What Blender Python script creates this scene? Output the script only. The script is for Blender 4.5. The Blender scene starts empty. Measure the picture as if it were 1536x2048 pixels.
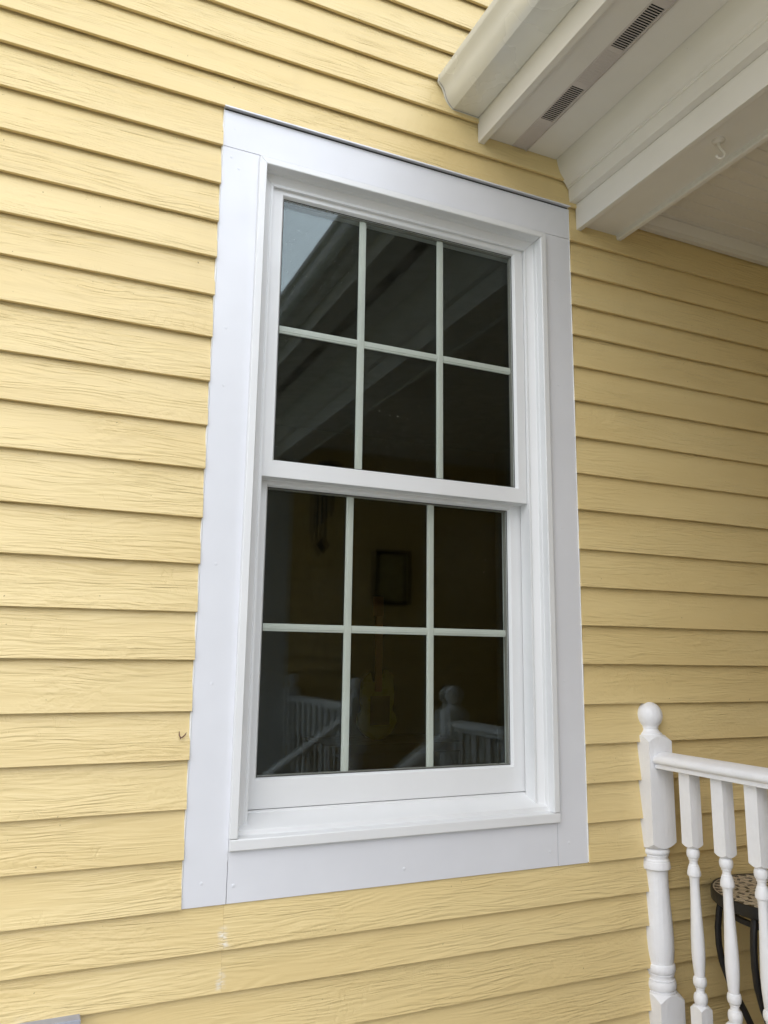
import bpy, bmesh, math, random
from mathutils import Vector, Matrix
R = math.radians
random.seed(7)
S = bpy.context.scene
COL = S.collection

# ------------------------------------------------------------------ camera
cam = bpy.data.objects.new("camera", bpy.data.cameras.new("camera"))
COL.objects.link(cam)
right = Vector(((0.912115, -0.409727, 0.013059))); down = Vector(((0.085000, 0.157867, -0.983795))); fwd = Vector(((0.401026, 0.898444, 0.178820)))
m = Matrix((right, -down, -fwd)).transposed().to_4x4()
m.translation = Vector(((-0.337677, -1.743602, -1.314569)))
cam.matrix_world = m
cam.data.sensor_fit = 'VERTICAL'; cam.data.sensor_height = 36.0; cam.data.sensor_width = 36.0
cam.data.lens = 36.0 * 1580.458 / 2048.0
cam.data.clip_start = 0.02; cam.data.clip_end = 600
S.camera = cam

NAILS = [(0.0276, -0.0484), (0.0214, -0.1249), (0.0411, -0.1514), (0.0345, -1.1198), (0.0391, -1.3786), (0.0385, -1.7836), (0.1058, -1.7941), (0.5037, -1.7966), (0.9109, -1.7933), (0.9682, -1.7765), (0.9679, -1.374), (0.9795, -0.0337), (0.9735, -0.966), (0.9751, -0.5576), (0.0295, -0.5649), (0.0306, -0.7054), (0.9713, -0.2407)]
GUITAR = (1.976, 3.500, -1.896)
HOOK = (1.1299, -0.4653, -0.0440)
TABLE = (1.512, -0.200, -1.903)
LEGS = (135, 189, 262, 330, 50)
# ------------------------------------------------------------------ light
SUN_EL, SUN_AZ = 42.0, 225.0          # compass azimuth: 0 = +y, 90 = +x
CLOUD = 11.0; GLOW = 2.9
w = bpy.data.worlds.new("World"); S.world = w; w.use_nodes = True
nt = w.node_tree; nt.nodes.clear()
sky = nt.nodes.new('ShaderNodeTexSky'); sky.sky_type = 'NISHITA'; sky.sun_disc = False
sky.sun_elevation = R(SUN_EL); sky.sun_rotation = R(SUN_AZ)
sky.air_density = 1.0; sky.dust_density = 5.0; sky.ozone_density = 3.0
hs = nt.nodes.new('ShaderNodeHueSaturation'); hs.inputs['Saturation'].default_value = 0.9
bg = nt.nodes.new('ShaderNodeBackground'); bg.inputs['Strength'].default_value = 0.15
wo = nt.nodes.new('ShaderNodeOutputWorld')
nt.links.new(sky.outputs[0], hs.inputs['Color']); # a bright overcast cloud deck lies over most of the sky
tc = nt.nodes.new('ShaderNodeTexCoord'); cn = nt.nodes.new('ShaderNodeTexNoise'); cn.inputs['Scale'].default_value = 1.6; cn.inputs['Detail'].default_value = 4
cr0 = nt.nodes.new('ShaderNodeMapRange')
for i, v in ((1, 0.3), (2, 0.7), (3, 0.72), (4, 0.92)): cr0.inputs[i].default_value = v
cm = nt.nodes.new('ShaderNodeMix'); cm.data_type = 'RGBA'; cm.inputs[7].default_value = (CLOUD * 0.93, CLOUD * 0.985, CLOUD * 1.075, 1)
nt.links.new(tc.outputs['Generated'], cn.inputs['Vector']); nt.links.new(cn.outputs['Fac'], cr0.inputs[0]); nt.links.new(cr0.outputs[0], cm.inputs[0])
# added bright patch in the deck, aimed at what the upper pane mirrors
vm = nt.nodes.new('ShaderNodeVectorMath'); vm.operation = 'DOT_PRODUCT'
vm.inputs[1].default_value = (math.sin(R(166)) * math.cos(R(32)), math.cos(R(166)) * math.cos(R(32)), math.sin(R(32)))
gl0 = nt.nodes.new('ShaderNodeMapRange'); gl0.interpolation_type = 'SMOOTHSTEP'
for i, v in ((1, 0.89), (2, 0.985), (3, 0.88), (4, GLOW)): gl0.inputs[i].default_value = v
vs0 = nt.nodes.new('ShaderNodeVectorMath'); vs0.operation = 'SCALE'; vs0.inputs[0].default_value = (CLOUD * 0.93, CLOUD * 0.985, CLOUD * 1.075)
nt.links.new(tc.outputs['Generated'], vm.inputs[0]); nt.links.new(vm.outputs['Value'], gl0.inputs[0]); nt.links.new(gl0.outputs[0], vs0.inputs['Scale'])
nt.links.new(vs0.outputs[0], cm.inputs[7])
nt.links.new(hs.outputs[0], cm.inputs[6]); nt.links.new(cm.outputs[2], bg.inputs[0]); nt.links.new(bg.outputs[0], wo.inputs[0])
sd = bpy.data.lights.new("sun", 'SUN'); sd.energy = 0.5; sd.angle = R(40); sd.color = (1.0, 0.97, 0.92)
so = bpy.data.objects.new("sun", sd); COL.objects.link(so)
sdir = Vector((math.sin(R(SUN_AZ)) * math.cos(R(SUN_EL)), math.cos(R(SUN_AZ)) * math.cos(R(SUN_EL)), math.sin(R(SUN_EL))))
so.rotation_euler = sdir.to_track_quat('Z', 'Y').to_euler()
so.location = sdir * 20
S.view_settings.view_transform = 'Standard'; S.view_settings.look = 'None'
S.view_settings.exposure = 0.13; S.view_settings.gamma = 1.0; S.view_settings.use_curve_mapping = False
S.render.engine = 'CYCLES'
S.cycles.max_bounces = 10; S.cycles.diffuse_bounces = 5; S.cycles.glossy_bounces = 5
S.cycles.transparent_max_bounces = 24
S.cycles.use_denoising = True

# ------------------------------------------------------------------ node helpers
class NT:
    def __init__(s, name):
        s.m = bpy.data.materials.new(name); s.m.use_nodes = True
        s.t = s.m.node_tree; s.t.nodes.clear()
        s.o = s.t.nodes.new('ShaderNodeOutputMaterial')
    def n(s, typ, **kw):
        nd = s.t.nodes.new(typ)
        for k, v in kw.items(): setattr(nd, k, v)
        return nd
    def l(s, a, b): s.t.links.new(a, b)
    def put(s, sock, v):
        if hasattr(v, 'is_linked') or isinstance(v, bpy.types.NodeSocket): s.l(v, sock)
        else: sock.default_value = v
    def math(s, op, a, b=None, c=None, clamp=False):
        nd = s.n('ShaderNodeMath', operation=op); nd.use_clamp = clamp
        s.put(nd.inputs[0], a)
        if b is not None: s.put(nd.inputs[1], b)
        if c is not None: s.put(nd.inputs[2], c)
        return nd.outputs[0]
    def noise(s, vec, scale=1.0, detail=2.0, rough=0.5, dist=0.0):
        nd = s.n('ShaderNodeTexNoise'); s.l(vec, nd.inputs['Vector'])
        nd.inputs['Scale'].default_value = scale; nd.inputs['Detail'].default_value = detail
        nd.inputs['Roughness'].default_value = rough; nd.inputs['Distortion'].default_value = dist
        return nd.outputs['Fac']
    def coord(s):
        return s.n('ShaderNodeTexCoord').outputs['Object']
    def scale(s, vec, xyz):
        nd = s.n('ShaderNodeVectorMath', operation='MULTIPLY'); s.l(vec, nd.inputs[0]); nd.inputs[1].default_value = xyz
        return nd.outputs[0]
    def mapr(s, v, a, b, c=0.0, d=1.0, smooth=True):
        nd = s.n('ShaderNodeMapRange'); nd.interpolation_type = 'SMOOTHSTEP' if smooth else 'LINEAR'
        s.put(nd.inputs[0], v)
        for i, q in zip((1, 2, 3, 4), (a, b, c, d)): s.put(nd.inputs[i], q)
        return nd.outputs[0]
    def mix(s, f, a, b):
        nd = s.n('ShaderNodeMix', data_type='RGBA'); s.put(nd.inputs[0], f)
        for sock, v in ((nd.inputs[6], a), (nd.inputs[7], b)):
            if isinstance(v, tuple): sock.default_value = (*v, 1.0) if len(v) == 3 else v
            else: s.l(v, sock)
        return nd.outputs[2]
    def bsdf(s, col, rough=0.5, metal=0.0, spec=0.5, height=None, bstr=1.0, bdist=0.001):
        b = s.n('ShaderNodeBsdfPrincipled')
        if isinstance(col, tuple): b.inputs['Base Color'].default_value = (*col, 1.0)
        else: s.l(col, b.inputs['Base Color'])
        s.put(b.inputs['Roughness'], rough); b.inputs['Metallic'].default_value = metal
        b.inputs['Specular IOR Level'].default_value = spec
        if height is not None:
            bp = s.n('ShaderNodeBump'); bp.inputs['Strength'].default_value = bstr; bp.inputs['Distance'].default_value = bdist
            s.l(height, bp.inputs['Height']); s.l(bp.outputs[0], b.inputs['Normal'])
        s.l(b.outputs[0], s.o.inputs[0])
        return s.m

def mul(c, k): return tuple(min(1, x * k) for x in c)

def paint(name, col, rough=0.45, var=0.05, vscale=6.0, bump=0.0, bscale=(60, 60, 60), spec=0.5, dirt=None, metal=0.0):
    t = NT(name); co = t.coord()
    n1 = t.noise(co, vscale, 4, 0.6)
    c = t.mix(t.mapr(n1, 0.3, 0.7), mul(col, 1 - var), mul(col, 1 + var * 0.4))
    if dirt:
        sp = t.noise(co, dirt[1], 3, 0.55)
        c = t.mix(t.mapr(sp, dirt[2], dirt[2] + 0.07, 0, dirt[3]), c, dirt[0])
    h = t.noise(t.scale(co, bscale), 1.0, 3, 0.6) if bump else None
    r = t.mapr(t.noise(co, vscale * 2.3, 3), 0.3, 0.7, rough - 0.06, rough + 0.08)
    return t.bsdf(c, r, metal, spec, h, 1.0, bump)

M = {}
GREY_SPOT = (0.30, 0.28, 0.25)
M['casing'] = paint("white_coil_trim", (0.72, 0.728, 0.765), 0.42, 0.04, 3.0, 0.0008, (9, 9, 3), dirt=(GREY_SPOT, 90, 0.78, 0.5))
M['vinyl'] = paint("white_vinyl", (0.75, 0.755, 0.76), 0.36, 0.03, 4.0, 0.00015, (40, 40, 40), dirt=(GREY_SPOT, 70, 0.80, 0.35))
M['gutter'] = paint("white_aluminium_gutter", (0.72, 0.72, 0.68), 0.24, 0.05, 3.0, 0.0003, (14, 3, 14), dirt=((0.25, 0.2, 0.16), 45, 0.74, 0.7), metal=0.12)
M['porch'] = paint("warm_white_porch_paint", (0.76, 0.735, 0.68), 0.5, 0.05, 2.5, 0.0004, (10, 2, 10), dirt=((0.35, 0.3, 0.24), 60, 0.78, 0.5))
M['ceiling'] = paint("warm_white_ceiling_paint", (0.72, 0.68, 0.60), 0.5, 0.05, 2.5, 0.0005, (3, 30, 30))
M['ventgrey'] = paint("soffit_vent_metal", (0.58, 0.53, 0.50), 0.45, 0.06, 6.0)
M['caulk'] = paint("white_caulk", (0.78, 0.78, 0.78), 0.5, 0.08, 40.0, 0.001, (120, 120, 120))
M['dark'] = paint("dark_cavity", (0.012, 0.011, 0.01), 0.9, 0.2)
M['gasket'] = paint("black_gasket_and_shade", (0.03, 0.03, 0.03), 0.6, 0.2)
M['spacer'] = paint("grey_metal_spacer", (0.26, 0.25, 0.23), 0.4, 0.08)
M['grille'] = paint("sage_white_grille", (0.60, 0.615, 0.585), 0.45, 0.03)
M['black'] = paint("black_iron", (0.012, 0.011, 0.012), 0.42, 0.3, 20, 0.0006, (80, 80, 80))
M['util'] = paint("grey_box_paint", (0.36, 0.37, 0.42), 0.5, 0.06, 12)
M['porchfloor'] = paint("grey_deck_paint", (0.13, 0.13, 0.13), 0.55, 0.15, 4, 0.001, (2, 40, 40))
M['concrete'] = paint("concrete", (0.52, 0.50, 0.46), 0.85, 0.15, 1.5, 0.004, (25, 25, 25))
M['darkground'] = paint('dark_ground_fill', (0.07, 0.045, 0.03), 0.95, 0.4, 30, 0.01, (60, 60, 60))  # near-black ground colour, there to cut bounce light onto the wall
M['roof'] = paint("dark_shingle", (0.07, 0.065, 0.06), 0.9, 0.35, 9, 0.004, (30, 8, 30))
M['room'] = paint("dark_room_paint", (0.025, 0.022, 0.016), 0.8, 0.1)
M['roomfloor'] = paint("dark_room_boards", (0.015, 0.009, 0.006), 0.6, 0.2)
M['guitar_body'] = paint("yellow_guitar_lacquer", (0.42, 0.33, 0.04), 0.3, 0.1)
M['guitar_neck'] = paint("maple_guitar_neck", (0.48, 0.17, 0.05), 0.4, 0.1)
M['amp'] = paint("dark_red_cabinet", (0.06, 0.018, 0.012), 0.6, 0.2)
M['chime'] = paint("dark_bronze_chime", (0.05, 0.04, 0.035), 0.4, 0.2)
M['picframe'] = paint("dark_brown_frame", (0.03, 0.022, 0.015), 0.45, 0.2)
M['picture'] = paint("olive_print", (0.42, 0.36, 0.18), 0.6, 0.2, 14)
M['scuff'] = paint("brown_scuff", (0.16, 0.085, 0.06), 0.8, 0.3, 60)

# painted railing wood: faint vertical grain and drips
def rail_mat():
    t = NT("white_railing_paint"); co = t.coord()
    g = t.noise(t.scale(co, (150, 150, 5)), 1.0, 3, 0.6)
    lump = t.noise(co, 55, 2, 0.5)
    h = t.math('ADD', t.math('MULTIPLY', g, 0.6), t.math('MULTIPLY', lump, 0.5))
    c = t.mix(t.mapr(t.noise(co, 9, 4), 0.3, 0.7), (0.79, 0.795, 0.82), (0.84, 0.845, 0.87))
    return t.bsdf(c, 0.34, 0, 0.5, h, 1.0, 0.0020)
M['rail'] = rail_mat()

# yellow fibre-cement lap siding with embossed cedar grain
def siding_mat():
    t = NT("yellow_lap_siding"); co = t.coord()
    at = t.n('ShaderNodeAttribute'); at.attribute_name = "board"; r = at.outputs['Fac']
    sx = t.n('ShaderNodeSeparateXYZ'); t.l(co, sx.inputs[0])
    cb = t.n('ShaderNodeCombineXYZ')
    cbx = t.math('ADD', sx.outputs[0], t.math('MULTIPLY', r, 37.0)); t.l(cbx, cb.inputs[0])
    t.l(t.math('MULTIPLY', r, 23.0), cb.inputs[1]); t.l(sx.outputs[2], cb.inputs[2])
    v = cb.outputs[0]
    # contour lines of a stretched field give cathedral arches, knots and long grain
    A = t.noise(t.scale(v, (1.5, 1, 11)), 1.0, 1.5, 0.45, 0.25)
    jit = t.noise(t.scale(v, (22, 1, 60)), 1.0, 2, 0.5)
    ph = t.math('ADD', t.math('MULTIPLY', A, 120.0), t.math('MULTIPLY', jit, 4.2))
    ring = t.math('SINE', ph)
    mk = t.mapr(t.noise(t.scale(v, (3.4, 1, 15)), 1.0, 2, 0.5), 0.44, 0.62)
    # long fine embossed strokes, even lights and darks
    warp = t.noise(t.scale(v, (3.0, 1, 20)), 1.0, 2, 0.5)
    cb2 = t.n('ShaderNodeCombineXYZ'); t.l(t.math('MULTIPLY', cbx, 11.0), cb2.inputs[0]); t.l(r, cb2.inputs[1])
    t.l(t.math('ADD', t.math('MULTIPLY', sx.outputs[2], 185.0), t.math('MULTIPLY', warp, 8.0)), cb2.inputs[2])
    fine = t.noise(cb2.outputs[0], 1.0, 1.5, 0.5, 0.35)
    mk2 = t.mapr(t.noise(t.scale(v, (2.6, 1, 13)), 1.0, 2, 0.5), 0.34, 0.62, 0.12, 1.0)
    # pebbled patches and short upright checks
    peb = t.noise(t.scale(v, (75, 1, 120)), 1.0, 1, 0.5, 0.3)
    mk3 = t.mapr(t.noise(t.scale(v, (4.0, 1, 8)), 1.0, 1, 0.5), 0.48, 0.66)
    cr = t.noise(t.scale(v, (60, 1, 24)), 1.0, 2, 0.5, 0.8)
    crm = t.mapr(t.noise(t.scale(v, (3.2, 1, 14)), 1.0, 1, 0.5), 0.56, 0.68)
    cr = t.math('MULTIPLY', t.mapr(cr, 0.57, 0.66), crm)
    h = t.math('MULTIPLY', t.math('MULTIPLY', fine, mk2), 1.5)
    h = t.math('ADD', h, t.math('MULTIPLY', t.math('MULTIPLY', ring, mk), 0.09))
    h = t.math('ADD', h, t.math('MULTIPLY', t.math('MULTIPLY', peb, mk3), 0.55))
    h = t.math('SUBTRACT', h, t.math('MULTIPLY', cr, 0.17))
    big = t.noise(t.scale(v, (1.3, 1, 9)), 1.0, 3, 0.5)
    c = t.mix(t.mapr(big, 0.3, 0.7), (0.70, 0.54, 0.255), (0.74, 0.585, 0.29))
    # slow weathering: paler and duller patches
    c = t.mix(t.mapr(t.noise(co, 1.1, 4, 0.6), 0.42, 0.75, 0, 0.16), c, (0.74, 0.61, 0.36))
    c = t.mix(t.mapr(t.noise(t.scale(co, (9, 9, 2.0)), 1.0, 4, 0.6), 0.55, 0.8, 0, 0.12), c, (0.50, 0.38, 0.18))
    # white caulk smears over the butt joint below the window, and a pale drip spot
    def smear(x0, wd, z0, z1, amt):
        dx = t.math('ABSOLUTE', t.math('SUBTRACT', t.math('ADD', sx.outputs[0], t.math('MULTIPLY', t.math('SUBTRACT', jit, 0.5), 0.02)), x0))
        a = t.mapr(dx, 0.0, wd, 1.0, 0.0)
        b = t.mapr(sx.outputs[2], z0, z0 + 0.012, 0, 1); d = t.mapr(sx.outputs[2], z1 - 0.03, z1, 1, 0)
        nn = t.mapr(t.noise(t.scale(co, (60, 60, 200)), 1.0, 3, 0.6), 0.42, 0.62, 0.15, 1.0)
        return t.math('MULTIPLY', t.math('MULTIPLY', t.math('MULTIPLY', a, b), t.math('MULTIPLY', d, nn)), amt)
    sm = t.math('ADD', smear(0.0885, 0.016, -1.916, -1.862, 0.9), smear(0.0875, 0.014, -1.995, -1.945, 0.8))
    sm = t.math('ADD', sm, smear(0.0890, 0.03, -1.917, -1.90, 0.5))
    sm = t.math('ADD', sm, smear(-0.285, 0.02, -1.998, -1.975, 0.45))
    sm = t.math('MINIMUM', sm, 1.0)
    c = t.mix(sm, c, (0.78, 0.75, 0.70))
    # tiny dark specks
    spk = t.noise(co, 130, 1, 0.5)
    c = t.mix(t.mapr(spk, 0.795, 0.82, 0, 0.7), c, (0.2, 0.14, 0.06))
    ro = t.mapr(fine, 0.2, 0.8, 0.48, 0.38)
    return t.bsdf(c, ro, 0, 0.42, h, 1.0, 0.0028)
M['siding'] = siding_mat()

def glass_mat():
    t = NT("window_glass"); co = t.coord()
    lw = t.n('ShaderNodeLayerWeight'); lw.inputs['Blend'].default_value = 0.5
    f5 = t.math('POWER', lw.outputs['Facing'], 5.0)
    F = t.math('ADD', t.math('MULTIPLY', f5, 0.95), 0.023)
    tr = t.n('ShaderNodeBsdfTransparent'); tr.inputs[0].default_value = (0.945, 0.960, 0.945, 1)
    gl = t.n('ShaderNodeBsdfGlossy'); gl.inputs['Roughness'].default_value = 0.0; gl.inputs[0].default_value = (0.86, 0.96, 1.0, 1)
    mx = t.n('ShaderNodeMixShader'); t.l(F, mx.inputs[0]); t.l(tr.outputs[0], mx.inputs[1]); t.l(gl.outputs[0], mx.inputs[2])
    # dried water spots and dust
    df = t.n('ShaderNodeBsdfDiffuse'); df.inputs[0].default_value = (0.55, 0.55, 0.5, 1)
    sp = t.noise(co, 210, 1, 0.5); area = t.mapr(t.noise(co, 3.2, 2, 0.5), 0.45, 0.62)
    sf = t.math('MULTIPLY', t.mapr(sp, 0.77, 0.80, 0, 0.6), area)
    haze = t.math('MULTIPLY', area, 0.0012)
    m2 = t.n('ShaderNodeMixShader'); t.l(t.math('ADD', sf, haze), m2.inputs[0]); t.l(mx.outputs[0], m2.inputs[1]); t.l(df.outputs[0], m2.inputs[2])
    t.l(m2.outputs[0], t.o.inputs[0])
    return t.m
M['glass'] = glass_mat()

def lawn_mat():
    t = NT("lawn_ground"); co = t.coord()
    c = t.mix(t.mapr(t.noise(co, 1.2, 5, 0.6), 0.3, 0.7), (0.06, 0.10, 0.03), (0.14, 0.17, 0.06))
    return t.bsdf(c, 0.95, 0, 0.2, t.noise(co, 60, 3, 0.7), 1.0, 0.02)
M['lawn'] = lawn_mat()

def mosaic_mat():
    t = NT("mosaic_tile_top"); co = t.coord()
    sx = t.n('ShaderNodeSeparateXYZ'); t.l(co, sx.inputs[0])
    x, y = sx.outputs[0], sx.outputs[1]
    br = t.n('ShaderNodeTexVoronoi'); br.feature = 'DISTANCE_TO_EDGE'; t.l(t.scale(co, (48, 48, 0)), br.inputs['Vector']); br.inputs['Scale'].default_value = 1.0
    br.inputs['Randomness'].default_value = 0.35
    grout = t.mapr(br.outputs['Distance'], 0.02, 0.07)
    c = t.mix(grout, (0.24, 0.20, 0.16), (0.70, 0.60, 0.47))
    return t.bsdf(c, 0.4, 0, 0.5, grout, 1.0, 0.001)
M['mosaic'] = mosaic_mat()
M['chip'] = paint("dark_mosaic_chip", (0.035, 0.025, 0.02), 0.3, 0.3, 30)

# ------------------------------------------------------------------ mesh builder
class MB:
    def __init__(s): s.v = []; s.f = []; s.sm = []
    def add(s, vs, fs, smooth=False):
        o = len(s.v); s.v += [tuple(p) for p in vs]
        for f in fs: s.f.append(tuple(i + o for i in f)); s.sm.append(smooth)
        return s
    def box(s, x0, x1, y0, y1, z0, z1):
        vs = [(x, y, z) for x in (x0, x1) for y in (y0, y1) for z in (z0, z1)]
        return s.add(vs, [(0, 1, 3, 2), (4, 6, 7, 5), (0, 4, 5, 1), (2, 3, 7, 6), (0, 2, 6, 4), (1, 5, 7, 3)])
    def sweep(s, rings, closed_ring=True, caps=True, loop=False, smooth=False):
        n = len(rings[0]); vs = [p for r in rings for p in r]; fs = []
        k = len(rings)
        for i in range(k if loop else k - 1):
            a = i * n; b = ((i + 1) % k) * n
            for j in range(n if closed_ring else n - 1):
                j2 = (j + 1) % n
                fs.append((a + j, a + j2, b + j2, b + j))
        o = len(s.v); s.add(vs, fs, smooth)
        if caps and closed_ring and not loop:
            s.f.append(tuple(o + i for i in reversed(range(n)))); s.sm.append(False)
            s.f.append(tuple(o + (k - 1) * n + i for i in range(n))); s.sm.append(False)
        return s
    def prism(s, prof, a, b, axis):           # prof in the two other axes
        def p(q, t):
            return {'x': (t, q[0], q[1]), 'y': (q[0], t, q[1]), 'z': (q[0], q[1], t)}[axis]
        return s.sweep([[p(q, a) for q in prof], [p(q, b) for q in prof]])
    def tube(s, pts, r, n=10, smooth=True):
        pts = [Vector(p) for p in pts]; rings = []; a = None
        for i, p in enumerate(pts):
            d = (pts[min(i + 1, len(pts) - 1)] - pts[max(i - 1, 0)]).normalized()
            if a is None:
                a = d.cross(Vector((0, 0, 1)))
                if a.length < 1e-3: a = d.cross(Vector((0, 1, 0)))
            else: a = a - d * a.dot(d)
            a.normalize(); b = d.cross(a)
            rr = r[i] if isinstance(r, (list, tuple)) else r
            rings.append([p + a * math.cos(t) * rr + b * math.sin(t) * rr for t in [2 * math.pi * k / n for k in range(n)]])
        return s.sweep(rings, smooth=smooth)
    def turned(s, cx, cy, secs, n=40):        # secs: ('c', z, r) circles, ('s', z, h, k) squares whose corners move by k
        rings = []
        for q in secs:
            ring = []
            for i in range(n):
                t = 2 * math.pi * (i + 0.5 * 0) / n + math.pi / 4 * 0
                c, d = math.cos(t), math.sin(t)
                if q[0] == 'c': ring.append((cx + c * q[2], cy + d * q[2], q[1]))
                else:
                    rs = q[2] / max(abs(c), abs(d))
                    ring.append((cx + c * rs, cy + d * rs, q[1] + q[3] * (rs - q[2])))
            rings.append(ring)
        o = len(s.f); s.sweep(rings, smooth=True)
        # square blocks stay flat-shaded
        for i in range(len(secs) - 1):
            if secs[i][0] == 's' or secs[i + 1][0] == 's':
                for j in range(n): s.sm[o + i * n + j] = False
        return s
    def loops(s, rects, closed_back=False):   # each rect: x0,x1,z0,z1,y
        rings = [[(a, y, c), (b, y, c), (b, y, d), (a, y, d)] for a, b, c, d, y in rects]
        return s.sweep(rings, caps=False)
    def build(s, name, mat, parent=None, bevel=0.0, org=(0, 0, 0), attr=None, seg=2):
        me = bpy.data.meshes.new(name)
        me.from_pydata([(p[0] - org[0], p[1] - org[1], p[2] - org[2]) for p in s.v], [], s.f)
        bm = bmesh.new(); bm.from_mesh(me); bmesh.ops.recalc_face_normals(bm, faces=bm.faces); bm.to_mesh(me); bm.free()
        me.polygons.foreach_set('use_smooth', [True] * len(me.polygons))
        me.set_sharp_from_angle(angle=R(33))
        me.materials.append(M[mat])
        if attr:
            a = me.attributes.new(attr[0], 'FLOAT', 'POINT'); a.data.foreach_set('value', attr[1])
        o = bpy.data.objects.new(name, me); COL.objects.link(o)
        if parent: o.parent = parent
        if bevel:
            b = o.modifiers.new("bevel", 'BEVEL'); b.width = bevel; b.segments = seg; b.limit_method = 'ANGLE'; b.angle_limit = R(35)
            b.harden_normals = False
        return o

def empty(name, label, cat, loc, group=None):
    o = bpy.data.objects.new(name, None); COL.objects.link(o); o.location = loc; o.empty_display_size = 0.1
    return tag(o, label, cat, group, 'thing')
def tag(o, label=None, cat=None, group=None, kind=None):
    if label: o['label'] = label
    if label and cat and not kind: kind = 'thing'
    if cat: o['category'] = cat
    if group: o['group'] = group
    if kind: o['kind'] = kind
    return o

# ------------------------------------------------------------------ setting
tag(MB().box(-60, 60, -60, 40, -3.25, -2.95).build("lawn", 'lawn'), kind='structure')
tag(MB().box(-5.5, 1.18, -7.0, -0.75, -2.97, -2.9).build("path", 'concrete', bevel=0.01), kind='structure')
pf = MB()
yy = -3.05
while yy < -0.0:
    pf.box(1.17, 3.3, yy, min(yy + 0.086, 0.0), -2.53, -2.5); yy += 0.09
pf.box(1.2, 3.3, -3.05, 0.0, -2.95, -2.54)
tag(pf.build("porch_floor", 'porchfloor', bevel=0.002), kind='structure')
tag(MB().box(-5.5, 1.18, -0.745, 0.0, -2.97, -2.92).build('added_dark_ground', 'darkground'), kind='structure')  # unseen dark strip added along the wall to darken the lap undersides
st = MB()
for i in range(2):
    st.box(1.17 - 0.28 * (i + 1), 1.17 - 0.28 * i, -1.9, -0.97, -2.95, -2.5 - 0.15 * (i + 1))
tag(st.build("porch_steps", 'porchfloor', bevel=0.006), kind='structure')

# ------------------------------------------------------------------ lap siding
ZK = {-1: 0.0870, 0: 0.0000, 1: -0.1031, 2: -0.2042, 3: -0.3029, 4: -0.3951, 5: -0.4907, 6: -0.5938, 7: -0.7012, 8: -0.8056, 9: -0.9077, 10: -1.0188, 11: -1.1219, 12: -1.2271, 13: -1.3296, 14: -1.4350, 15: -1.5349, 16: -1.6345, 17: -1.7324, 18: -1.8288, 19: -1.9159}
W = 1.0258
def siding(segs, zs, seed, flip=None, bump=0.0009):
    """segs: function(k) -> list of (x0, x1); zs: dict k -> z of the butt of course k."""
    rnd = random.Random(seed); mb = MB(); attr = []
    ks = sorted(zs)
    for k in ks:
        if k - 1 not in zs: continue
        zb, zt = zs[k], zs[k - 1]
        for x0, x1 in segs(k):
            br = rnd.random()
            if seed == 11 and k == 0: zb += 0.0048
            n = max(2, int((x1 - x0) / 0.05)); rings = []
            off = rnd.uniform(-0.0006, 0.0006); p1 = rnd.uniform(0, 6); p2 = rnd.uniform(0, 6)
            sl = 0.0130 / (zt - zb)
            for i in range(n + 1):
                x = x0 + (x1 - x0) * i / n
                wz = 0.0008 * math.sin(x * 2.1 + p1) + 0.0003 * math.sin(x * 8.7 + p2) + rnd.uniform(-0.00015, 0.00015)
                wy = off + 0.0006 * math.sin(x * 2.3 + p2)
                e = zt + 0.018
                yf = lambda z: -0.006 + wy + (z - zb) * sl
                rings.append([(x, yf(zb) + 0.0080, zb + wz), (x, yf(zb) + 0.0007, zb + wz), (x, yf(zb), zb + wz + 0.0008),
                              (x, yf(zt), zt), (x, yf(e), e), (x, yf(e) + 0.0075, e)])
            o = len(mb.v); mb.sweep(rings); attr += [br] * (len(mb.v) - o)
    if flip:
        mb.v = [flip(p) for p in mb.v]
    return mb, attr

zs = dict(ZK)
z = zs[-1]; rr = random.Random(3); k = -1
while z < 1.7:
    k -= 1; z += 0.0985 + rr.uniform(-0.003, 0.003); zs[k] = z
z = zs[19]; k = 19
zs[20] = -1.997; z = -1.997; k = 20
while z > -2.85:
    k += 1; z -= 0.1 + rr.uniform(-0.003, 0.003); zs[k] = z
JOINT = 0.0886
def house_segs(k):
    if 1 <= k <= 18: return [(-3.2, -0.0012), (W + 0.0012, 3.6)]
    if k in (19, 20): return [(-3.2, JOINT - 0.0001), (JOINT + 0.0001, 3.6)]
    if k == -3: return [(-3.2, -1.1), (-1.098, 3.6)]
    return [(-3.2, 3.6)]
mb, at = siding(house_segs, zs, 11)
house = mb.build("house_wall", 'siding', attr=("board", at))
tag(house, "yellow lap siding wall with embossed wood grain around the white window", "wall")
sh = MB()
sh.box(-3.2, 0.03, 0.012, 0.13, -2.95, 1.7); sh.box(W - 0.03, 3.6, 0.012, 0.13, -2.95, 1.7)
sh.box(0.03, W - 0.03, 0.012, 0.13, -0.03, 1.7); sh.box(0.03, W - 0.03, 0.012, 0.13, -2.95, -1.80)
sh.build("sheathing", 'room', house)
# brown v-shaped scuff on the board left of the casing
sc = MB()
def q(u): return u
sc.tube([(-0.0255, -0.0052, -1.4765), (-0.0248, -0.0056, -1.4845), (-0.0215, -0.0058, -1.4900), (-0.0175, -0.0058, -1.4880), (-0.0125, -0.0055, -1.4835), (-0.0105, -0.0050, -1.4790)], [0.0008, 0.0013, 0.0017, 0.0014, 0.0012, 0.0005], 6)
sc.tube([(-0.0225, -0.0060, -1.4885), (-0.0228, -0.0060, -1.4925)], [0.0012, 0.0006], 6)
sc.build("scuff_mark", 'scuff', house)

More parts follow.
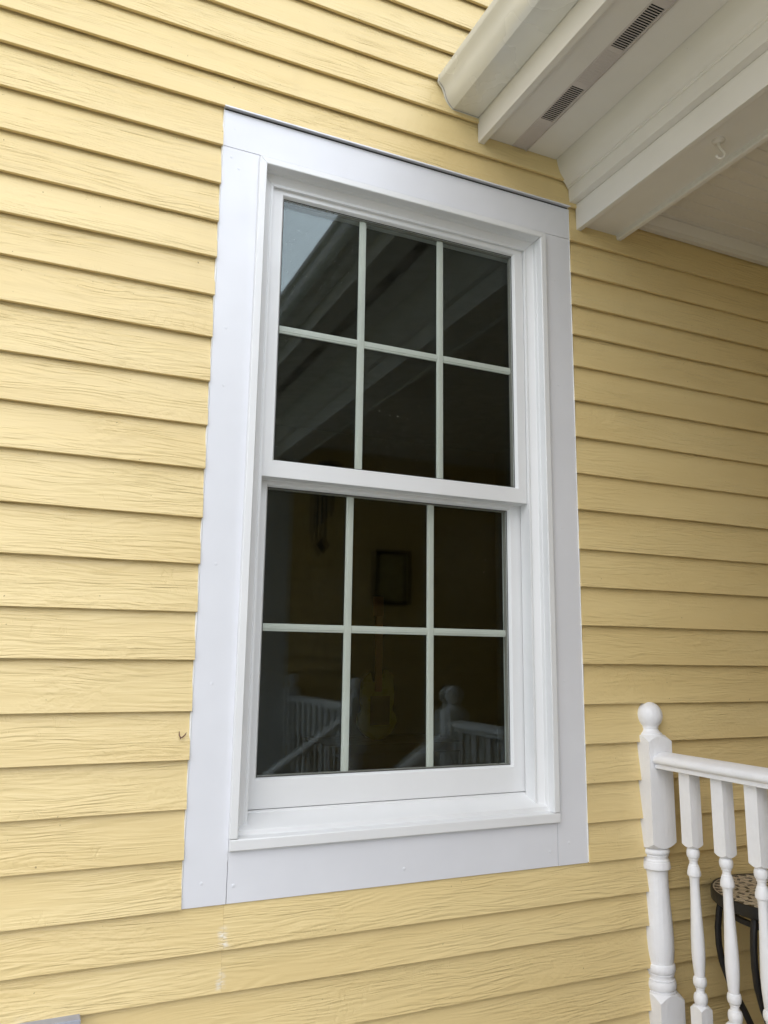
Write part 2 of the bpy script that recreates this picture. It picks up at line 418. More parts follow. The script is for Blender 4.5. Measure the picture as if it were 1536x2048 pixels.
# opposite porch wall at y = -3 (seen mirrored in the glass)
zs2 = {k: -0.1016 * k for k in range(-5, 29)}
fl = lambda p: (p[0], -3.0 - p[1], p[2])
mb, at = siding(lambda k: [(0.88, 1.03), (1.205, 3.6)], zs2, 5, fl)
opp = mb.build("porch_end_wall", 'siding', attr=("board", at))
tag(opp, "far yellow lap siding porch wall, seen only mirrored in the window glass", "wall")
MB().box(0.88, 3.6, -3.2, -3.014, -2.95, 0.5).build("sheathing", 'room', opp)
MB().box(1.031, 1.09, -3.02, -2.985, -2.95, 0.5).box(1.091, 1.204, -3.02, -2.99, -2.95, 0.5).build("corner_board", 'casing', opp, 0.002)
# wall behind the porch, right of the frame
fl = lambda p: (3.3 + p[1], p[0], p[2])

mb, at = siding(lambda k: [(0.0, 3.0)], zs2, 8, lambda p: (3.3 + p[1], -p[0], p[2]))
bk = mb.build("porch_back_wall", 'siding', attr=("board", at))
tag(bk, "yellow lap siding wall at the back of the porch, out of frame on the right", "wall")
MB().box(3.312, 3.5, -3.0, 0.0, -2.95, 0.5).build("sheathing", 'room', bk)

# ------------------------------------------------------------------ window
win = empty("double_hung_window", "white double-hung window with grilles in both dark sashes, set in the yellow siding", "window", (W / 2, 0, -1.829))
WO = (W / 2, 0, -1.829)
def wb(mb, name, mat, parent=None, bevel=0.0, **kw): return mb.build(name, mat, parent or win, bevel, WO, **kw)
wb(MB().box(0.0, W, 0.0, 0.03, -0.0995, -0.0032), "casing_board", 'casing', bevel=0.0008)
wb(MB().box(0.0, 0.0915, 0.0004, 0.03, -1.829, -0.1003), "casing_board", 'casing', bevel=0.0008)
wb(MB().box(0.9345, W, 0.0004, 0.03, -1.829, -0.1003), "casing_board", 'casing', bevel=0.0008)
wb(MB().box(0.0925, 0.9335, 0.0010, 0.03, -1.829, -1.70), "casing_board", 'casing', bevel=0.0008)
dc = MB().prism([(0.012, 0.0046), (-0.0105, 0.0034), (-0.0110, -0.0004), (-0.0102, -0.0004), (-0.0098, 0.0024), (0.012, 0.0030)], -0.002, W + 0.002, 'x')
wb(dc, "drip_cap", 'casing')
wb(MB().box(0.001, W - 0.001, 0.003, 0.028, -0.0051, 0.0030), "painted_shade_strip", 'gasket')  # black strip standing in for the shade under the cap lip
# caulk beads down both sides of the casing
cr_ = random.Random(4)
for x0 in (-0.0012, W + 0.0012):
    rings = []
    for i in range(121):
        z = -0.004 - 1.823 * i / 120
        a = 0.0010 + max(0, 0.0016 * math.sin(i * 0.37 + x0 * 9) * math.sin(i * 0.11 + 1)) + cr_.uniform(0, 0.0008)
        rings.append([(x0 - a, 0.004, z), (x0 - a * 0.8, 0.0005 + cr_.uniform(-0.001, 0.001), z), (x0, -0.0014, z), (x0 + a * 0.8, -0.0004, z), (x0 + a, 0.004, z)])
    wb(MB().sweep(rings, smooth=True), "caulk_bead", 'caulk')
for x, z in NAILS:
    rings = [[(x + math.cos(t) * r_, y_, z + math.sin(t) * r_) for t in [2 * math.pi * k / 12 for k in range(12)]] for r_, y_ in ((0.0040, 0.0012), (0.0036, 0.0001), (0.0020, -0.0003), (0.0003, -0.0004))]
    wb(MB().sweep(rings, smooth=True), "nail_head", 'casing')

# frame: head and side jambs, mitred
X0, X1, ZT, ZB = 0.0905, 0.9355, -0.1065, -1.6985
prof = [(0, 0.028), (0, -0.010), (0.0015, -0.0118), (0.0165, -0.012), (0.0185, -0.0100), (0.0185, 0.011), (0.0205, 0.0135), (0.0205, 0.0235), (0.0235, 0.0255), (0.040, 0.0315), (0.0425, 0.0295), (0.0475, 0.0295), (0.0475, 0.0725), (0.0385, 0.0735), (0.0385, 0.128), (0, 0.128)]
G = 0.0003
def member(kind):
    a, b = [], []
    for d, y in prof:
        if kind == 'head': a.append((X0 + d + G, y, ZT - d)); b.append((X1 - d - G, y, ZT - d))
        elif kind == 'l': a.append((X0 + d, y, ZB)); b.append((X0 + d, y, ZT - d - G))
        else: a.append((X1 - d, y, ZB)); b.append((X1 - d, y, ZT - d - G))
    return MB().sweep([a, b])
for kd in ('head', 'l', 'r'): wb(member(kd), "frame", 'vinyl', bevel=0.0006)
sill = [(0.002, -1.7236), (-0.0105, -1.7236), (-0.012, -1.722), (-0.012, -1.7022), (-0.0105, -1.7004), (0.0118, -1.6978), (0.0132, -1.6880), (0.0150, -1.6865), (0.0735, -1.6655), (0.0745, -1.6620), (0.0770, -1.6620), (0.0775, -1.6605), (0.128, -1.6605), (0.128, -1.745), (0.002, -1.745)]
wb(MB().prism(sill, X0 + 0.0012, X1 - 0.0012, 'x'), "sill", 'vinyl', bevel=0.0006)

def sash(label, xo, xb, zo, zb, yf, yg, back, gv, gh, gy):
    """xo, zo outer extents; xb, zb bead edge on the front face; yf front; yg glass; gv/gh grille bar spans."""
    b = 0.0040
    gx0, gx1, gz0, gz1 = xb[0] + b, xb[1] - b, zb[0] + b * 0.8, zb[1] - b * 0.9
    s = MB().loops([(xo[0], xo[1], zo[0], zo[1], back), (xo[0], xo[1], zo[0], zo[1], yf + 0.0008), (xo[0] + 0.001, xo[1] - 0.001, zo[0] + 0.001, zo[1] - 0.001, yf),
                    (xb[0] - 0.0012, xb[1] + 0.0012, zb[0] - 0.0012, zb[1] + 0.0012, yf), (xb[0], xb[1], zb[0], zb[1], yf + 0.0012),
                    (gx0, gx1, gz0, gz1, yg - 0.0022), (gx0, gx1, gz0, gz1, back - 0.004), (xb[0] - 0.004, xb[1] + 0.004, zb[0] - 0.004, zb[1] + 0.004, back)])
    o = wb(s, "sash", 'vinyl'); o['label'] = label
    e = 0.0016
    g = MB().loops([(gx0 - .0005, gx1 + .0005, gz0 - .0005, gz1 + .0005, yg - 0.0018), (gx0 + e, gx1 - e, gz0 + e, gz1 - e, yg - 0.0016), (gx0 + e, gx1 - e, gz0 + e, gz1 - e, yg - 0.0003)])
    wb(g, "gasket", 'gasket', o)
    sp = MB().loops([(gx0 - .001, gx1 + .001, gz0 - .001, gz1 + .001, yg + 0.0042), (gx0 + .0030, gx1 - .0030, gz0 + .0030, gz1 - .0030, yg + 0.0044), (gx0 + .0034, gx1 - .0034, gz0 + .0034, gz1 - .0034, yg + 0.0050),
                     (gx0 + .0034, gx1 - .0034, gz0 + .0034, gz1 - .0034, yg + 0.0140), (gx0 - .001, gx1 + .001, gz0 - .001, gz1 + .001, yg + 0.0146)])
    wb(sp, "spacer", 'spacer', o)
    wb(MB().box(gx0 - .002, gx1 + .002, yg, yg + 0.003, gz0 - .002, gz1 + .002), "glass_pane", 'glass', o)
    pane = MB().box(gx0 - .002, gx1 + .002, yg + 0.0165, yg + 0.0195, gz0 - .002, gz1 + .002)
    # inner pane bows a little, which doubles the reflections
    cx = (gx0 + gx1) / 2; cz = (gz0 + gz1) / 2
    pane.v = [(x, y + (z - cz) * 0.0016 + (x - cx) * 0.0028, z) for x, y, z in pane.v]
    wb(pane, "glass_pane", 'glass', o)
    def bar(prof_dir, a0, a1, c0, c1):       # profile: flat centre with stepped edges
        h = (c1 - c0) / 2; c = (c0 + c1) / 2
        pr = [(-h, 0.0035), (-h, -0.0010), (-h + 0.0012, -0.0018), (-h + 0.0042, -0.0018), (-h + 0.0052, -0.0032), (h - 0.0052, -0.0032), (h - 0.0042, -0.0018), (h - 0.0012, -0.0018), (h, -0.0010), (h, 0.0035)]
        m = MB()
        if prof_dir == 'v': m.sweep([[(c + p, gy + d, zz) for p, d in pr] for zz in (a0, a1)])
        else: m.sweep([[(xx, gy + d, c + p) for p, d in pr] for xx in (a0, a1)])
        return m
    for c0, c1 in gv: wb(bar('v', gz0 + 0.001, gz1 - 0.001, c0, c1), "grille_bar", 'grille', o)
    hs_ = [gx0 + 0.001, gv[0][0] - .0002, gv[0][1] + .0002, gv[1][0] - .0002, gv[1][1] + .0002, gx1 - 0.001]
    mm = MB()
    for i in (0, 2, 4):
        q_ = bar('h', hs_[i], hs_[i + 1], *gh); mm.add(q_.v, q_.f)
    wb(mm, "grille_bar", 'grille', o)
    # small clip outlines where the bars meet the frame
    return o
us = sash("upper outer sash", (0.1392, 0.8868), (0.1660, 0.8590), (-0.9000, -0.1300), (-0.8595, -0.1672), 0.0385, 0.0500, 0.0730,
          ((0.3850, 0.4040), (0.6180, 0.6370)), (-0.5275, -0.5085), 0.0598)
ls = sash("lower inner sash", (0.1310, 0.8950), (0.1655, 0.8570), (-1.6590, -0.8800), (-1.5950, -0.9110), 0.0780, 0.0900, 0.1180,
          ((0.3808, 0.3996), (0.6115, 0.6305)), (-1.2605, -1.2425), 0.1000)
# weatherstrip under the meeting rail
wb(MB().box(0.1405, 0.8855, 0.0715, 0.0778, -0.9030, -0.8800), "meeting_rail_lip", 'vinyl', us, bevel=0.0006)

# ------------------------------------------------------------------ room behind the glass
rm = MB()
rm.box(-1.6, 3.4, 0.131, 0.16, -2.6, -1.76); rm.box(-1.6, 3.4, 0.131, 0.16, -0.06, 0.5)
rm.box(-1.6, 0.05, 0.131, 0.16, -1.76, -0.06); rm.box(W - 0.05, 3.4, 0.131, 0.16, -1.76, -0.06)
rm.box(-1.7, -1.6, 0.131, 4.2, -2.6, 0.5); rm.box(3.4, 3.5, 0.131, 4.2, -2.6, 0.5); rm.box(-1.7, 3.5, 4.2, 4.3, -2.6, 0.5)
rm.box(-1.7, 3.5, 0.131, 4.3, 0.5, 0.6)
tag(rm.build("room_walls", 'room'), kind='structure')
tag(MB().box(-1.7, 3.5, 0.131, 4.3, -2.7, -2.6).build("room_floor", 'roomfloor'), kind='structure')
# guitar on a cabinet
gx, gy_, gz = GUITAR
gt = empty("electric_guitar", "yellow electric guitar with a brown neck standing in the dark room behind the lower sash", "guitar", (gx, gy_, gz))
def outline(n, f): return [f(2 * math.pi * i / n) for i in range(n)]
def gbody(t):
    a = math.cos(t); b = math.sin(t)
    wdt = 0.165 * (1 - 0.22 * math.exp(-((b - 0.05) / 0.3) ** 2)) * (1.0 if b < 0 else 0.9)
    zz = 0.2 + 0.2 * b + (0.05 * max(0, a) if b > 0.3 else 0) + (0.08 if b > 0.55 and abs(a) > 0.35 else 0)
    return (gx + wdt * a, zz + gz)
g = MB().prism(outline(48, gbody), gy_, gy_ + 0.045, 'y'); g.build("body", 'guitar_body', gt, 0.006, (gx, gy_, gz))
MB().box(gx - 0.026, gx + 0.026, gy_ - 0.012, gy_ + 0.012, gz + 0.33, gz + 0.86).box(gx - 0.045, gx + 0.03, gy_ - 0.01, gy_ + 0.008, gz + 0.86, gz + 1.0).build("neck", 'guitar_neck', gt, 0.004, (gx, gy_, gz))
MB().box(gx - 0.06, gx + 0.09, gy_ - 0.006, gy_ - 0.001, gz + 0.1, gz + 0.3).build("pickguard", 'amp', gt, 0.002, (gx, gy_, gz))
ab = MB().box(gx - 0.45, gx + 0.55, gy_ - 0.25, gy_ + 0.3, -2.6, gz - 0.001)
ab.box(gx - 0.42, gx + 0.52, gy_ - 0.262, gy_ - 0.251, -2.5, gz - 0.06)
tag(ab.build("cabinet", 'amp', bevel=0.01), "dark red cabinet under the guitar in the room behind the glass", "cabinet")

# ------------------------------------------------------------------ porch roof and ceiling
Y0, Y1 = 0.001, -2.993
PO = (1.0, 0, 0.0)
pr = empty("porch_canopy", "white porch eave with gutter, vented soffit, crown moulding and boxed beam", "porch roof", PO)
def pb(mb, name, mat, parent=None, bevel=0.0): return mb.build(name, mat, parent or pr, bevel, PO)
# ogee gutter: outer face then inner face (thin sheet)
og = [(0.598, 0.281), (0.594, 0.2935), (0.5895, 0.2925), (0.5888, 0.2735), (0.5905, 0.2700), (0.5965, 0.2640), (0.6020, 0.2567), (0.6062, 0.2480), (0.6087, 0.2390), (0.6110, 0.2300), (0.6148, 0.2215), (0.6205, 0.2130), (0.6270, 0.2055), (0.6345, 0.1995)]
gut = og + [(0.7165, 0.1990), (0.7165, 0.300), (0.7155, 0.300), (0.7155, 0.2005)] + [(0.6352, 0.2008)] + [(x + 0.0012, z + 0.0006) for x, z in reversed(og[4:-1])] + [(0.5902, 0.2735), (0.5908, 0.2915), (0.5935, 0.2922), (0.597, 0.281)]
CAP = [(0.5880, 0.2945), (0.5873, 0.2725), (0.5952, 0.2628), (0.6005, 0.2560), (0.6072, 0.2388), (0.6095, 0.2296), (0.6135, 0.2205), (0.6190, 0.2118), (0.6262, 0.2040), (0.6340, 0.1978), (0.7170, 0.1972), (0.7170, 0.2945)]
gt_ = pb(MB().prism(gut, Y0 - 0.004, Y1, 'y'), "gutter", 'gutter')
pb(MB().prism([(0.600 + (x - 0.650) * 0.985 + 0.050, 0.248 + (z - 0.248) * 0.985) for x, z in CAP], -0.0064, -0.0080, 'y'), "cap_seam", 'spacer', gt_)
# end cap against the wall with a folded rim
pb(MB().prism(CAP, 0.0, -0.0065, 'y'), "end_cap", 'gutter', gt_, 0.0008)
pb(MB().box(0.7185, 0.7378, Y1, Y0, 0.1229, 0.325), "fascia", 'porch', bevel=0.0012)
# soffit
sf = pb(MB().box(0.7379, 0.8330, Y1, Y0, 0.1500, 0.1560).box(0.8840, 0.9880, Y1, Y0, 0.1500, 0.1560), "soffit", 'porch')
pb(MB().box(0.7379, 0.988, Y1, Y0, 0.18, 0.19), "dark_soffit_sheet", 'dark', sf)  # black sheet painting the darkness behind the open vent slots
vt = MB()
VX0, VX1 = 0.8370, 0.8765
vt.box(0.8325, VX0, Y1, Y0, 0.1485, 0.1515)
vt.box(VX1, 0.8806, Y1, Y0, 0.1485, 0.1515)
vt.box(0.8806, 0.8823, Y1, Y0, 0.1440, 0.1560)
vt.box(0.8823, 0.8845, Y1, Y0, 0.1485, 0.1512)
y = -0.001
def ribs(y, n, back):
    for i in range(n):
        vt.box(VX0, VX1, y - (0.0036 if back else 0.0019), y, 0.1487, 0.1500)
        if back: vt.box(VX0, VX1, y - 0.0068, y - 0.0036, 0.1494, 0.1505)
        y -= 0.0068
    return y
while y > -2.95:
    y = ribs(y, 18, True); vt.box(VX0, VX1, y - 0.012, y, 0.1485, 0.1500); y -= 0.012
    vt_y = y
    y = ribs(y - 0.0032, 20, False); vt.box(VX0, VX1, y - 0.016, y, 0.1485, 0.1500); y -= 0.016
pb(vt, "vent", 'ventgrey', sf)
# crown, frieze and ledge
crown = [(0.9862, 0.1555), (0.9862, 0.1530), (0.9905, 0.1520), (0.9912, 0.1460), (0.9925, 0.1400), (0.9960, 0.1200), (1.0000, 0.1060), (1.0050, 0.0965), (1.0120, 0.0870), (1.0180, 0.0800), (1.0225, 0.0745), (1.0232, 0.0700), (1.0267, 0.0690), (1.0275, 0.0640), (1.0306, 0.0640), (1.0306, 0.0195), (1.0560, 0.0195), (1.0560, 0.1555)]
pb(MB().prism(crown, Y0, Y1, 'y'), "crown_moulding", 'porch', bevel=0.0008)
bmo = pb(MB().box(1.0543, 1.0700, Y1, Y0, -0.0630, 0.0193), "beam", 'porch', bevel=0.0012)
pb(MB().box(1.0702, 1.2046, Y1, Y0, -0.0440, -0.034), "beam_underside", 'porch', bmo)
pb(MB().prism([(1.2048, 0.06), (1.2048, -0.0555), (1.2075, -0.0585), (1.2205, -0.0585), (1.2235, -0.0545), (1.2235, 0.06)], Y0, Y1, 'y'), "beam_board", 'porch', bmo, 0.0008)
# beadboard ceiling: boards run along x
ce = MB(); y = 0.0; ZC = 0.046
prof = []
while y > -2.98:
    prof += [(y - 0.0008, ZC + 0.0045), (y - 0.003, ZC), (y - 0.0415, ZC), (y - 0.0435, ZC + 0.0028), (y - 0.0455, ZC), (y - 0.085, ZC)]
    y -= 0.088
prof += [(y, ZC + 0.02), (0.0, ZC + 0.02)]
pb(ce.prism(prof, 1.2236, 3.3, 'x'), "ceiling", 'ceiling')
mo = [(0.002, 0.001), (-0.014, 0.0015), (-0.0155, 0.006), (-0.0155, 0.017), (-0.0175, 0.020), (-0.022, 0.0235), (-0.0245, 0.030), (-0.029, 0.036), (-0.031, ZC - 0.001), (0.002, ZC - 0.001)]
pb(MB().prism(mo, 1.2237, 3.3, 'x'), "wall_moulding", 'ceiling', bevel=0.0005)
pb(MB().prism([(0.66, 0.315), (3.4, 1.50), (3.4, 1.56), (0.64, 0.335)], Y0 - 0.01, -3.0, 'y'), "shingle_roof", 'roof')
pb(MB().box(1.05, 3.3, -2.99, 0.0, 0.12, 0.16), "deck", 'dark')

# plant hook under the beam
hk = empty("ceiling_hook", "small white plant hook screwed under the boxed beam", "hook", HOOK)
hx, hy, hz = HOOK
MB().turned(hx, hy, [('c', hz, 0.0155), ('c', hz - 0.003, 0.0150), ('c', hz - 0.006, 0.011), ('c', hz - 0.008, 0.004), ('c', hz - 0.0082, 0.0003)], 24).build("base_plate", 'ceiling', hk, 0, HOOK)
pts = [(0, 0, -0.006), (0.001, 0, -0.016), (0.006, 0, -0.028), (0.0125, 0, -0.038), (0.0145, 0, -0.047), (0.011, 0, -0.055), (0.003, 0, -0.058), (-0.005, 0, -0.054), (-0.008, 0, -0.047)]
pts = [(p[0] * 0.85, 0, -0.006 + (p[2] + 0.006) * 0.85) for p in pts]
ca, sa = math.cos(R(-35)), math.sin(R(-35))
MB().tube([(hx + p[0] * ca, hy + p[0] * sa, hz + p[2]) for p in pts], [0.0042, 0.0036, 0.0032, 0.0032, 0.0032, 0.0030, 0.0029, 0.0029, 0.0038], 10).build("hook_arm", 'ceiling', hk, 0, HOOK)

# ------------------------------------------------------------------ railings
FZ = -2.5
def ball(zc, r, z_stop, n=12):
    t1 = math.asin(max(-1, min(1, (z_stop - zc) / r)))
    return [('c', zc + r * math.sin(t), max(r * math.cos(t), 0.0004)) for t in [math.pi / 2 + (t1 - math.pi / 2) * i / n for i in range(n + 1)]]
def torus(z0, z1, r, ri, n=6):
    c = (z0 + z1) / 2; h = (z0 - z1) / 2
    return [('c', c + h * math.cos(t), ri + (r - ri) * math.sin(t)) for t in [math.pi * i / n for i in range(n + 1)]]
def newel_secs(h, rs=1.0):
    r = lambda a: a * rs
    s = ball(-1.4665, r(0.0365), -1.4935)
    s += [('c', -1.4955, r(0.0238)), ('c', -1.4990, r(0.0242)), ('c', -1.5000, r(0.0222)), ('c', -1.504, r(0.0235)), ('c', -1.508, r(0.0262)), ('c', -1.5115, r(0.0300)), ('c', -1.5125, r(0.0328)), ('c', -1.5165, r(0.0332)), ('c', -1.5175, h * 0.97)]
    s += [('s', -1.5185, h, -0.85), ('s', -1.805, h, 0.80), ('c', -1.806, h * 0.97), ('c', -1.8065, r(0.034))]
    s += torus(-1.8075, -1.8235, r(0.038), r(0.033)) + [('c', -1.8245, r(0.0345)), ('c', -1.8275, r(0.0345)), ('c', -1.8285, r(0.0325)), ('c', -1.834, r(0.0325)), ('c', -1.838, r(0.0355)), ('c', -1.841, r(0.0355)), ('c', -1.8415, r(0.0365)), ('c', -1.852, r(0.0385)), ('c', -1.8585, r(0.0385)), ('c', -1.8605, r(0.0365)), ('c', -1.861, r(0.0330))]
    for z, a in ((-1.866, .0312), (-1.88, .0306), (-1.91, .0312), (-1.95, .0332), (-1.99, .0358), (-2.03, .0376), (-2.06, .0374), (-2.08, .0355), (-2.090, .0338)): s.append(('c', z, r(a)))
    s += torus(-2.0905, -2.113, r(0.0385), r(0.034)) + [('c', -2.114, r(0.035)), ('c', -2.117, r(0.035)), ('c', -2.118, r(0.0325)), ('c', -2.126, r(0.033)), ('c', -2.1275, r(0.036)), ('c', -2.129, r(0.036))]
    s += torus(-2.1295, -2.1535, r(0.039), r(0.034)) + [('c', -2.1545, r(0.038)), ('c', -2.1585, r(0.0385)), ('c', -2.159, h * 0.97)]
    s += [('s', -2.160, h, -0.85), ('s', FZ + 0.0, h, 0)]
    return s
def bal_secs(h):
    s = [('s', -1.600, h, 0), ('s', -1.7815, h, 0.85), ('c', -1.7825, h * 0.9), ('c', -1.784, 0.0125)]
    s += torus(-1.7850, -1.8080, 0.0162, 0.0120) + [('c', -1.809, .0118), ('c', -1.8125, .0118), ('c', -1.8135, .0098), ('c', -1.822, .0100), ('c', -1.825, .0122), ('c', -1.827, .0122), ('c', -1.8275, .0130), ('c', -1.840, .0162), ('c', -1.8475, .0166), ('c', -1.8500, .0160), ('c', -1.851, .0135)]
    for z, a in ((-1.858, .0118), (-1.875, .0112), (-1.91, .0120), (-1.95, .0138), (-1.99, .0156), (-2.02, .0163), (-2.045, .0156), (-2.07, .0135), (-2.083, .0122)): s.append(('c', z, a))
    s += torus(-2.0835, -2.106, .0164, .0122) + [('c', -2.107, .0115), ('c', -2.1105, .0115), ('c', -2.112, .0096), ('c', -2.120, .0106)]
    s += torus(-2.1210, -2.1465, .0168, .0120) + [('c', -2.148, .0150), ('c', -2.149, h * .95), ('s', -2.150, h, -0.85), ('s', -2.408, h, 0)]
    return s
RX = 1.2525
railp = [(-.030, -1.6005), (-.030, -1.5885), (-.0345, -1.5870), (-.0375, -1.5835), (-.0382, -1.5785), (-.0368, -1.5730), (-.0325, -1.5685), (-.026, -1.5655), (-.013, -1.5600), (0, -1.5580)]
railp = railp + [(-x, z) for x, z in reversed(railp[:-1])]
def railing(label, ya, yb, axis_a, half_a, axis_b, half_b, group):
    """a straight balustrade along y between two posts; axis_a/axis_b are the posts' y."""
    org = (RX, (ya + yb) / 2, FZ)
    e = empty("porch_railing", label, "railing", org, group)
    for ax, hf in ((axis_a, half_a), (axis_b, half_b)):
        if ax is None: continue
        if hf: p = MB().turned(1.2465, ax, newel_secs(0.0395))
        else: p = MB().turned(RX, ax, newel_secs(0.043, 1.08))
        p.build("newel_post", 'rail', e, 0.0012 if False else 0, org)
    lo, hi = min(ya, yb), max(ya, yb)
    MB().sweep([[(RX + x, y, z) for x, z in railp] for y in (lo, hi)]).build("handrail", 'rail', e, 0.0015, org)
    MB().prism([(RX - .026, -2.445), (RX - .026, -2.412), (RX - .022, -2.408), (RX + .022, -2.408), (RX + .026, -2.412), (RX + .026, -2.445)], lo, hi, 'y').build("bottom_rail", 'rail', e, 0.0012, org)
    n = 0
    return e, org, lo, hi
e, org, lo, hi = railing("white porch railing with turned balusters and ball-topped post against the yellow siding", -0.0405, -0.877, 0.0, True, -0.92, False, None)
ys = [-0.1285, -0.2335, -0.3345] + [-0.3345 - 0.1025 * i for i in range(1, 6)]
for y in ys: MB().turned(1.2535, y, bal_secs(0.0178), 32).build("baluster", 'rail', e, 0, org)
e2, org2, lo, hi = railing("far white porch railing section, seen only mirrored in the lower sash glass", -1.993, -2.9595, -1.95, False, -3.0, True, None)
for i in range(9): MB().turned(1.2535, -2.08 - i * 0.1, bal_secs(0.0178), 20).build("baluster", 'rail', e2, 0, org2)
def stair_rail(label, yc):
    org = (0.8, yc, -2.7)
    e = empty("stair_railing", label, "railing", org)
    sl = 0.66; xa, xb = RX - 0.043, 0.36
    rings = []
    for x in (xa, xb):
        rings.append([(x, yc + a, z + (-0.045) + (x - xa) * sl) for a, z in railp])
    MB().sweep(rings).build("handrail", 'rail', e, 0.0015, org)
    for i in range(7):
        x = 1.12 - 0.105 * i; zt = -1.60 - 0.045 + (x - xa) * sl + 0.004
        fl_ = -2.5 if x > 1.17 else (-2.65 if x > 0.89 else (-2.8 if x > 0.61 else -2.9))
        h = zt - fl_; hh = .0175
        sec = [('s', zt, hh, 0), ('s', zt - .16, hh, .85), ('c', zt - .165, .013)] + torus(zt - .168, zt - .19, .016, .012) + [('c', zt - .2, .010)] + torus(zt - .205, zt - .225, .016, .012) + [('c', zt - .24, .011), ('c', zt - .24 - (h - .44) * .55, .016), ('c', fl_ + .21, .012)] + torus(fl_ + .205, fl_ + .183, .016, .012) + [('s', fl_ + .17, hh, -.85), ('s', fl_, hh, 0)]
        MB().turned(x, yc, sec, 20).build("baluster", 'rail', e, 0, org)
    zt = -1.60 - 0.045 + (xb - xa) * sl
    hh = .042; x = xb - 0.03
    MB().turned(x, yc, [('s', zt + .07, hh, -.85), ('s', zt - .2, hh, 0), ('s', -2.9, hh, 0)], 24).build("newel_post", 'rail', e, 0.001, org)
stair_rail("white stair handrail nearest the window, sloping down from the porch post", -0.92)
stair_rail("white stair handrail on the far side of the steps", -1.95)

# ------------------------------------------------------------------ mosaic side table
tx, ty, tz = TABLE
tb = empty("side_table", "round mosaic side table with black iron rim and curved legs behind the railing", "table", (tx, ty, FZ))
TO = (tx, ty, FZ); TR = 0.195
ang = [2 * math.pi * i / 64 for i in range(64)]
rimp = [(TR - 0.006, tz + 0.0), (TR - 0.0035, tz + 0.0025), (TR, tz + 0.001), (TR + 0.001, tz - 0.004), (TR + 0.001, tz - 0.024), (TR - 0.003, tz - 0.027), (TR - 0.006, tz - 0.024)]
MB().sweep([[(tx + r_ * math.cos(a), ty + r_ * math.sin(a), z_) for r_, z_ in rimp] for a in ang], loop=True, smooth=True).build("rim", 'black', tb, 0, TO)
top = MB(); top.sweep([[(tx + (TR - 0.0055) * math.cos(a), ty + (TR - 0.0055) * math.sin(a), z_) for a in ang] for z_ in (tz - 0.012, tz + 0.0005)])
top.build("mosaic_top", 'mosaic', tb, 0, TO)
ch = MB(); zc = tz + 0.0012
def chip(cx, cy, a, l, w_):
    c_, s_ = math.cos(a), math.sin(a)
    pts_ = [(-l, -w_), (l, -w_), (l, w_), (-l, w_)]
    vs = [(tx + cx + px * c_ - py * s_, ty + cy + px * s_ + py * c_, zz) for zz in (tz, zc) for px, py in pts_]
    ch.add(vs, [(4, 5, 6, 7), (0, 1, 5, 4), (1, 2, 6, 5), (2, 3, 7, 6), (3, 0, 4, 7)])
cr2 = random.Random(9)
for i in range(40):                                   # triangles round the border
    a = 2 * math.pi * i / 40; rr_ = 0.186
    p = [(rr_ * math.cos(a - .055), rr_ * math.sin(a - .055)), (rr_ * math.cos(a + .055), rr_ * math.sin(a + .055)), ((rr_ - .016) * math.cos(a), (rr_ - .016) * math.sin(a))]
    vs = [(tx + x, ty + y_, zz) for zz in (tz, zc) for x, y_ in p]
    ch.add(vs, [(3, 4, 5), (0, 1, 4, 3), (1, 2, 5, 4), (2, 0, 3, 5)])
for rr_, n, ph in ((0.155, 26, 0), (0.132, 22, .14), (0.108, 20, 0), (0.084, 14, .2), (0.060, 12, 0), (0.035, 7, .2)):
    for i in range(n):
        a = ph + 2 * math.pi * i / n
        chip(rr_ * math.cos(a), rr_ * math.sin(a), a + math.pi / 2 + (0.5 if i % 2 else -0.5), 0.0085 + cr2.uniform(-.001, .001), 0.0036)
ch.build("mosaic_chips", 'chip', tb, 0, TO)
MB().sweep([[(tx + (0.155 + r_) * math.cos(a), ty + (0.155 + r_) * math.sin(a), tz - 0.052 + z_) for r_, z_ in ((-.006, -.006), (.006, -.006), (.006, .006), (-.006, .006))] for a in ang], loop=True).build("under_ring", 'black', tb, 0, TO)
MB().sweep([[(tx + (0.10 + r_) * math.cos(a), ty + (0.10 + r_) * math.sin(a), tz - 0.235 + z_) for r_, z_ in ((-.005, -.005), (.005, -.005), (.005, .005), (-.005, .005))] for a in ang], loop=True).build("under_ring", 'black', tb, 0, TO)
for az in LEGS:
    c_, s_ = math.cos(R(az)), math.sin(R(az))
    pr_ = [(0.170, -0.026), (0.178, -0.06), (0.183, -0.10), (0.183, -0.14), (0.178, -0.18), (0.160, -0.235), (0.132, -0.29), (0.108, -0.345), (0.10, -0.39), (0.12, -0.46), (0.165, -0.54), (0.19, FZ - tz)]
    MB().tube([(tx + r_ * c_, ty + r_ * s_, tz + z_) for r_, z_ in pr_], 0.0085, 10).build("leg", 'black', tb, 0, TO)

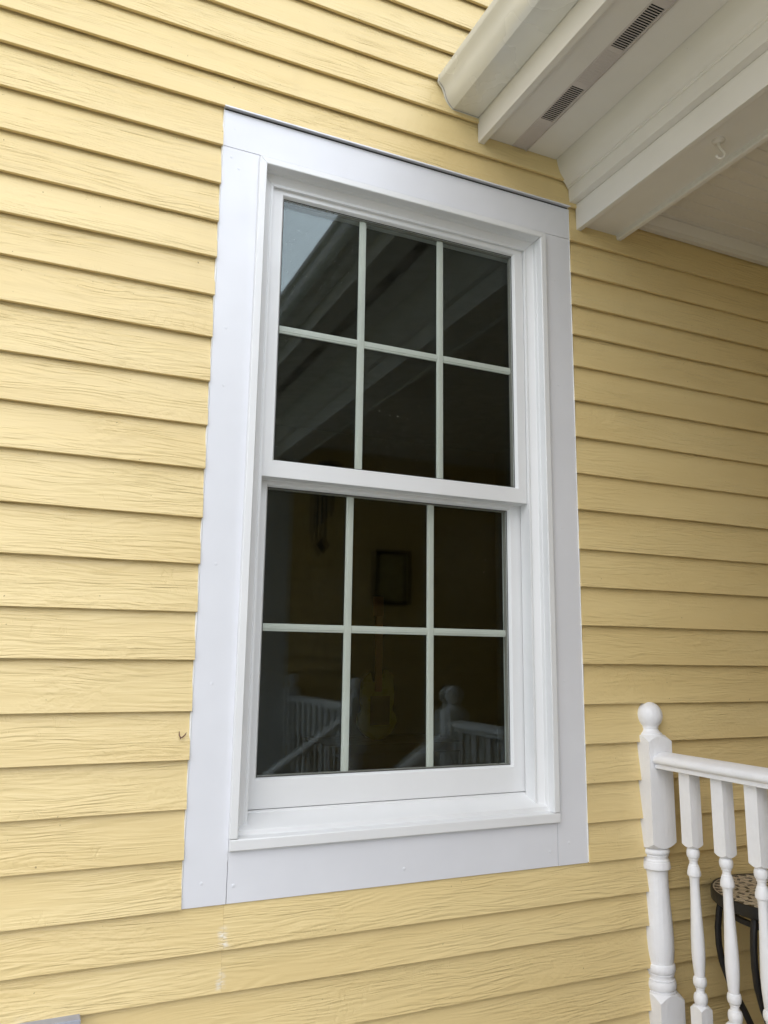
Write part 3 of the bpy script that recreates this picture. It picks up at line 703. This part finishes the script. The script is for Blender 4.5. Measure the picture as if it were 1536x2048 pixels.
# ------------------------------------------------------------------ small things
ub = MB().box(-0.42, -0.181, -0.030, 0.0, -2.26, -1.9925).box(-0.40, -0.20, -0.034, -0.0305, -2.24, -2.014)
tag(ub.build("utility_box", 'util', bevel=0.002), "plain grey box on the siding at the bottom left corner", "box")
px0, px1, pz0, pz1 = 1.80, 2.06, -0.97, -0.60
pf_ = MB().loops([(px0, px1, pz0, pz1, -2.99), (px0, px1, pz0, pz1, -2.965), (px0 + .022, px1 - .022, pz0 + .022, pz1 - .022, -2.965), (px0 + .022, px1 - .022, pz0 + .022, pz1 - .022, -2.985)])
pc = empty("picture_frame", "dark framed picture on the far porch wall, seen mirrored in the lower sash", "picture", (1.93, -2.99, -0.97))
pf_.build("frame", 'picframe', pc, 0, (1.93, -2.99, -0.97))
MB().box(px0 + .022, px1 - .022, -2.99, -2.98, pz0 + .022, pz1 - .022).build("print", 'picture', pc, 0, (1.93, -2.99, -0.97))
cx_, cy_ = 1.215, -2.42
wc = empty("wind_chime", "dark wind chime hanging from the beam, seen mirrored at the meeting rail", "wind chime", (cx_, cy_, -0.72))
WO2 = (cx_, cy_, -0.72)
MB().turned(cx_, cy_, [('c', -0.20, .004), ('c', -0.205, .07), ('c', -0.235, .075), ('c', -0.24, .01)], 24).build("top_disc", 'chime', wc, 0, WO2)
for i in range(6):
    a = 2 * math.pi * i / 6; l = 0.22 + 0.045 * i
    MB().tube([(cx_ + .055 * math.cos(a), cy_ + .055 * math.sin(a), zz) for zz in (-0.25, -0.25 - l)], 0.0085, 10).build("chime_tube", 'chime', wc, 0, WO2)
MB().tube([(cx_, cy_, -0.06), (cx_, cy_, -0.63)], 0.0015, 6).build("cord", 'chime', wc, 0, WO2)
sx_ = MB(); sx_.add([(cx_ - .042, cy_, -.68), (cx_, cy_ - .003, -.68), (cx_ + .042, cy_, -.68), (cx_, cy_ + .003, -.68), (cx_, cy_, -.625), (cx_, cy_, -.735)], [(0, 1, 4), (1, 2, 4), (2, 3, 4), (3, 0, 4), (1, 0, 5), (2, 1, 5), (3, 2, 5), (0, 3, 5)])
sx_.build("wind_sail", 'chime', wc, 0, WO2)
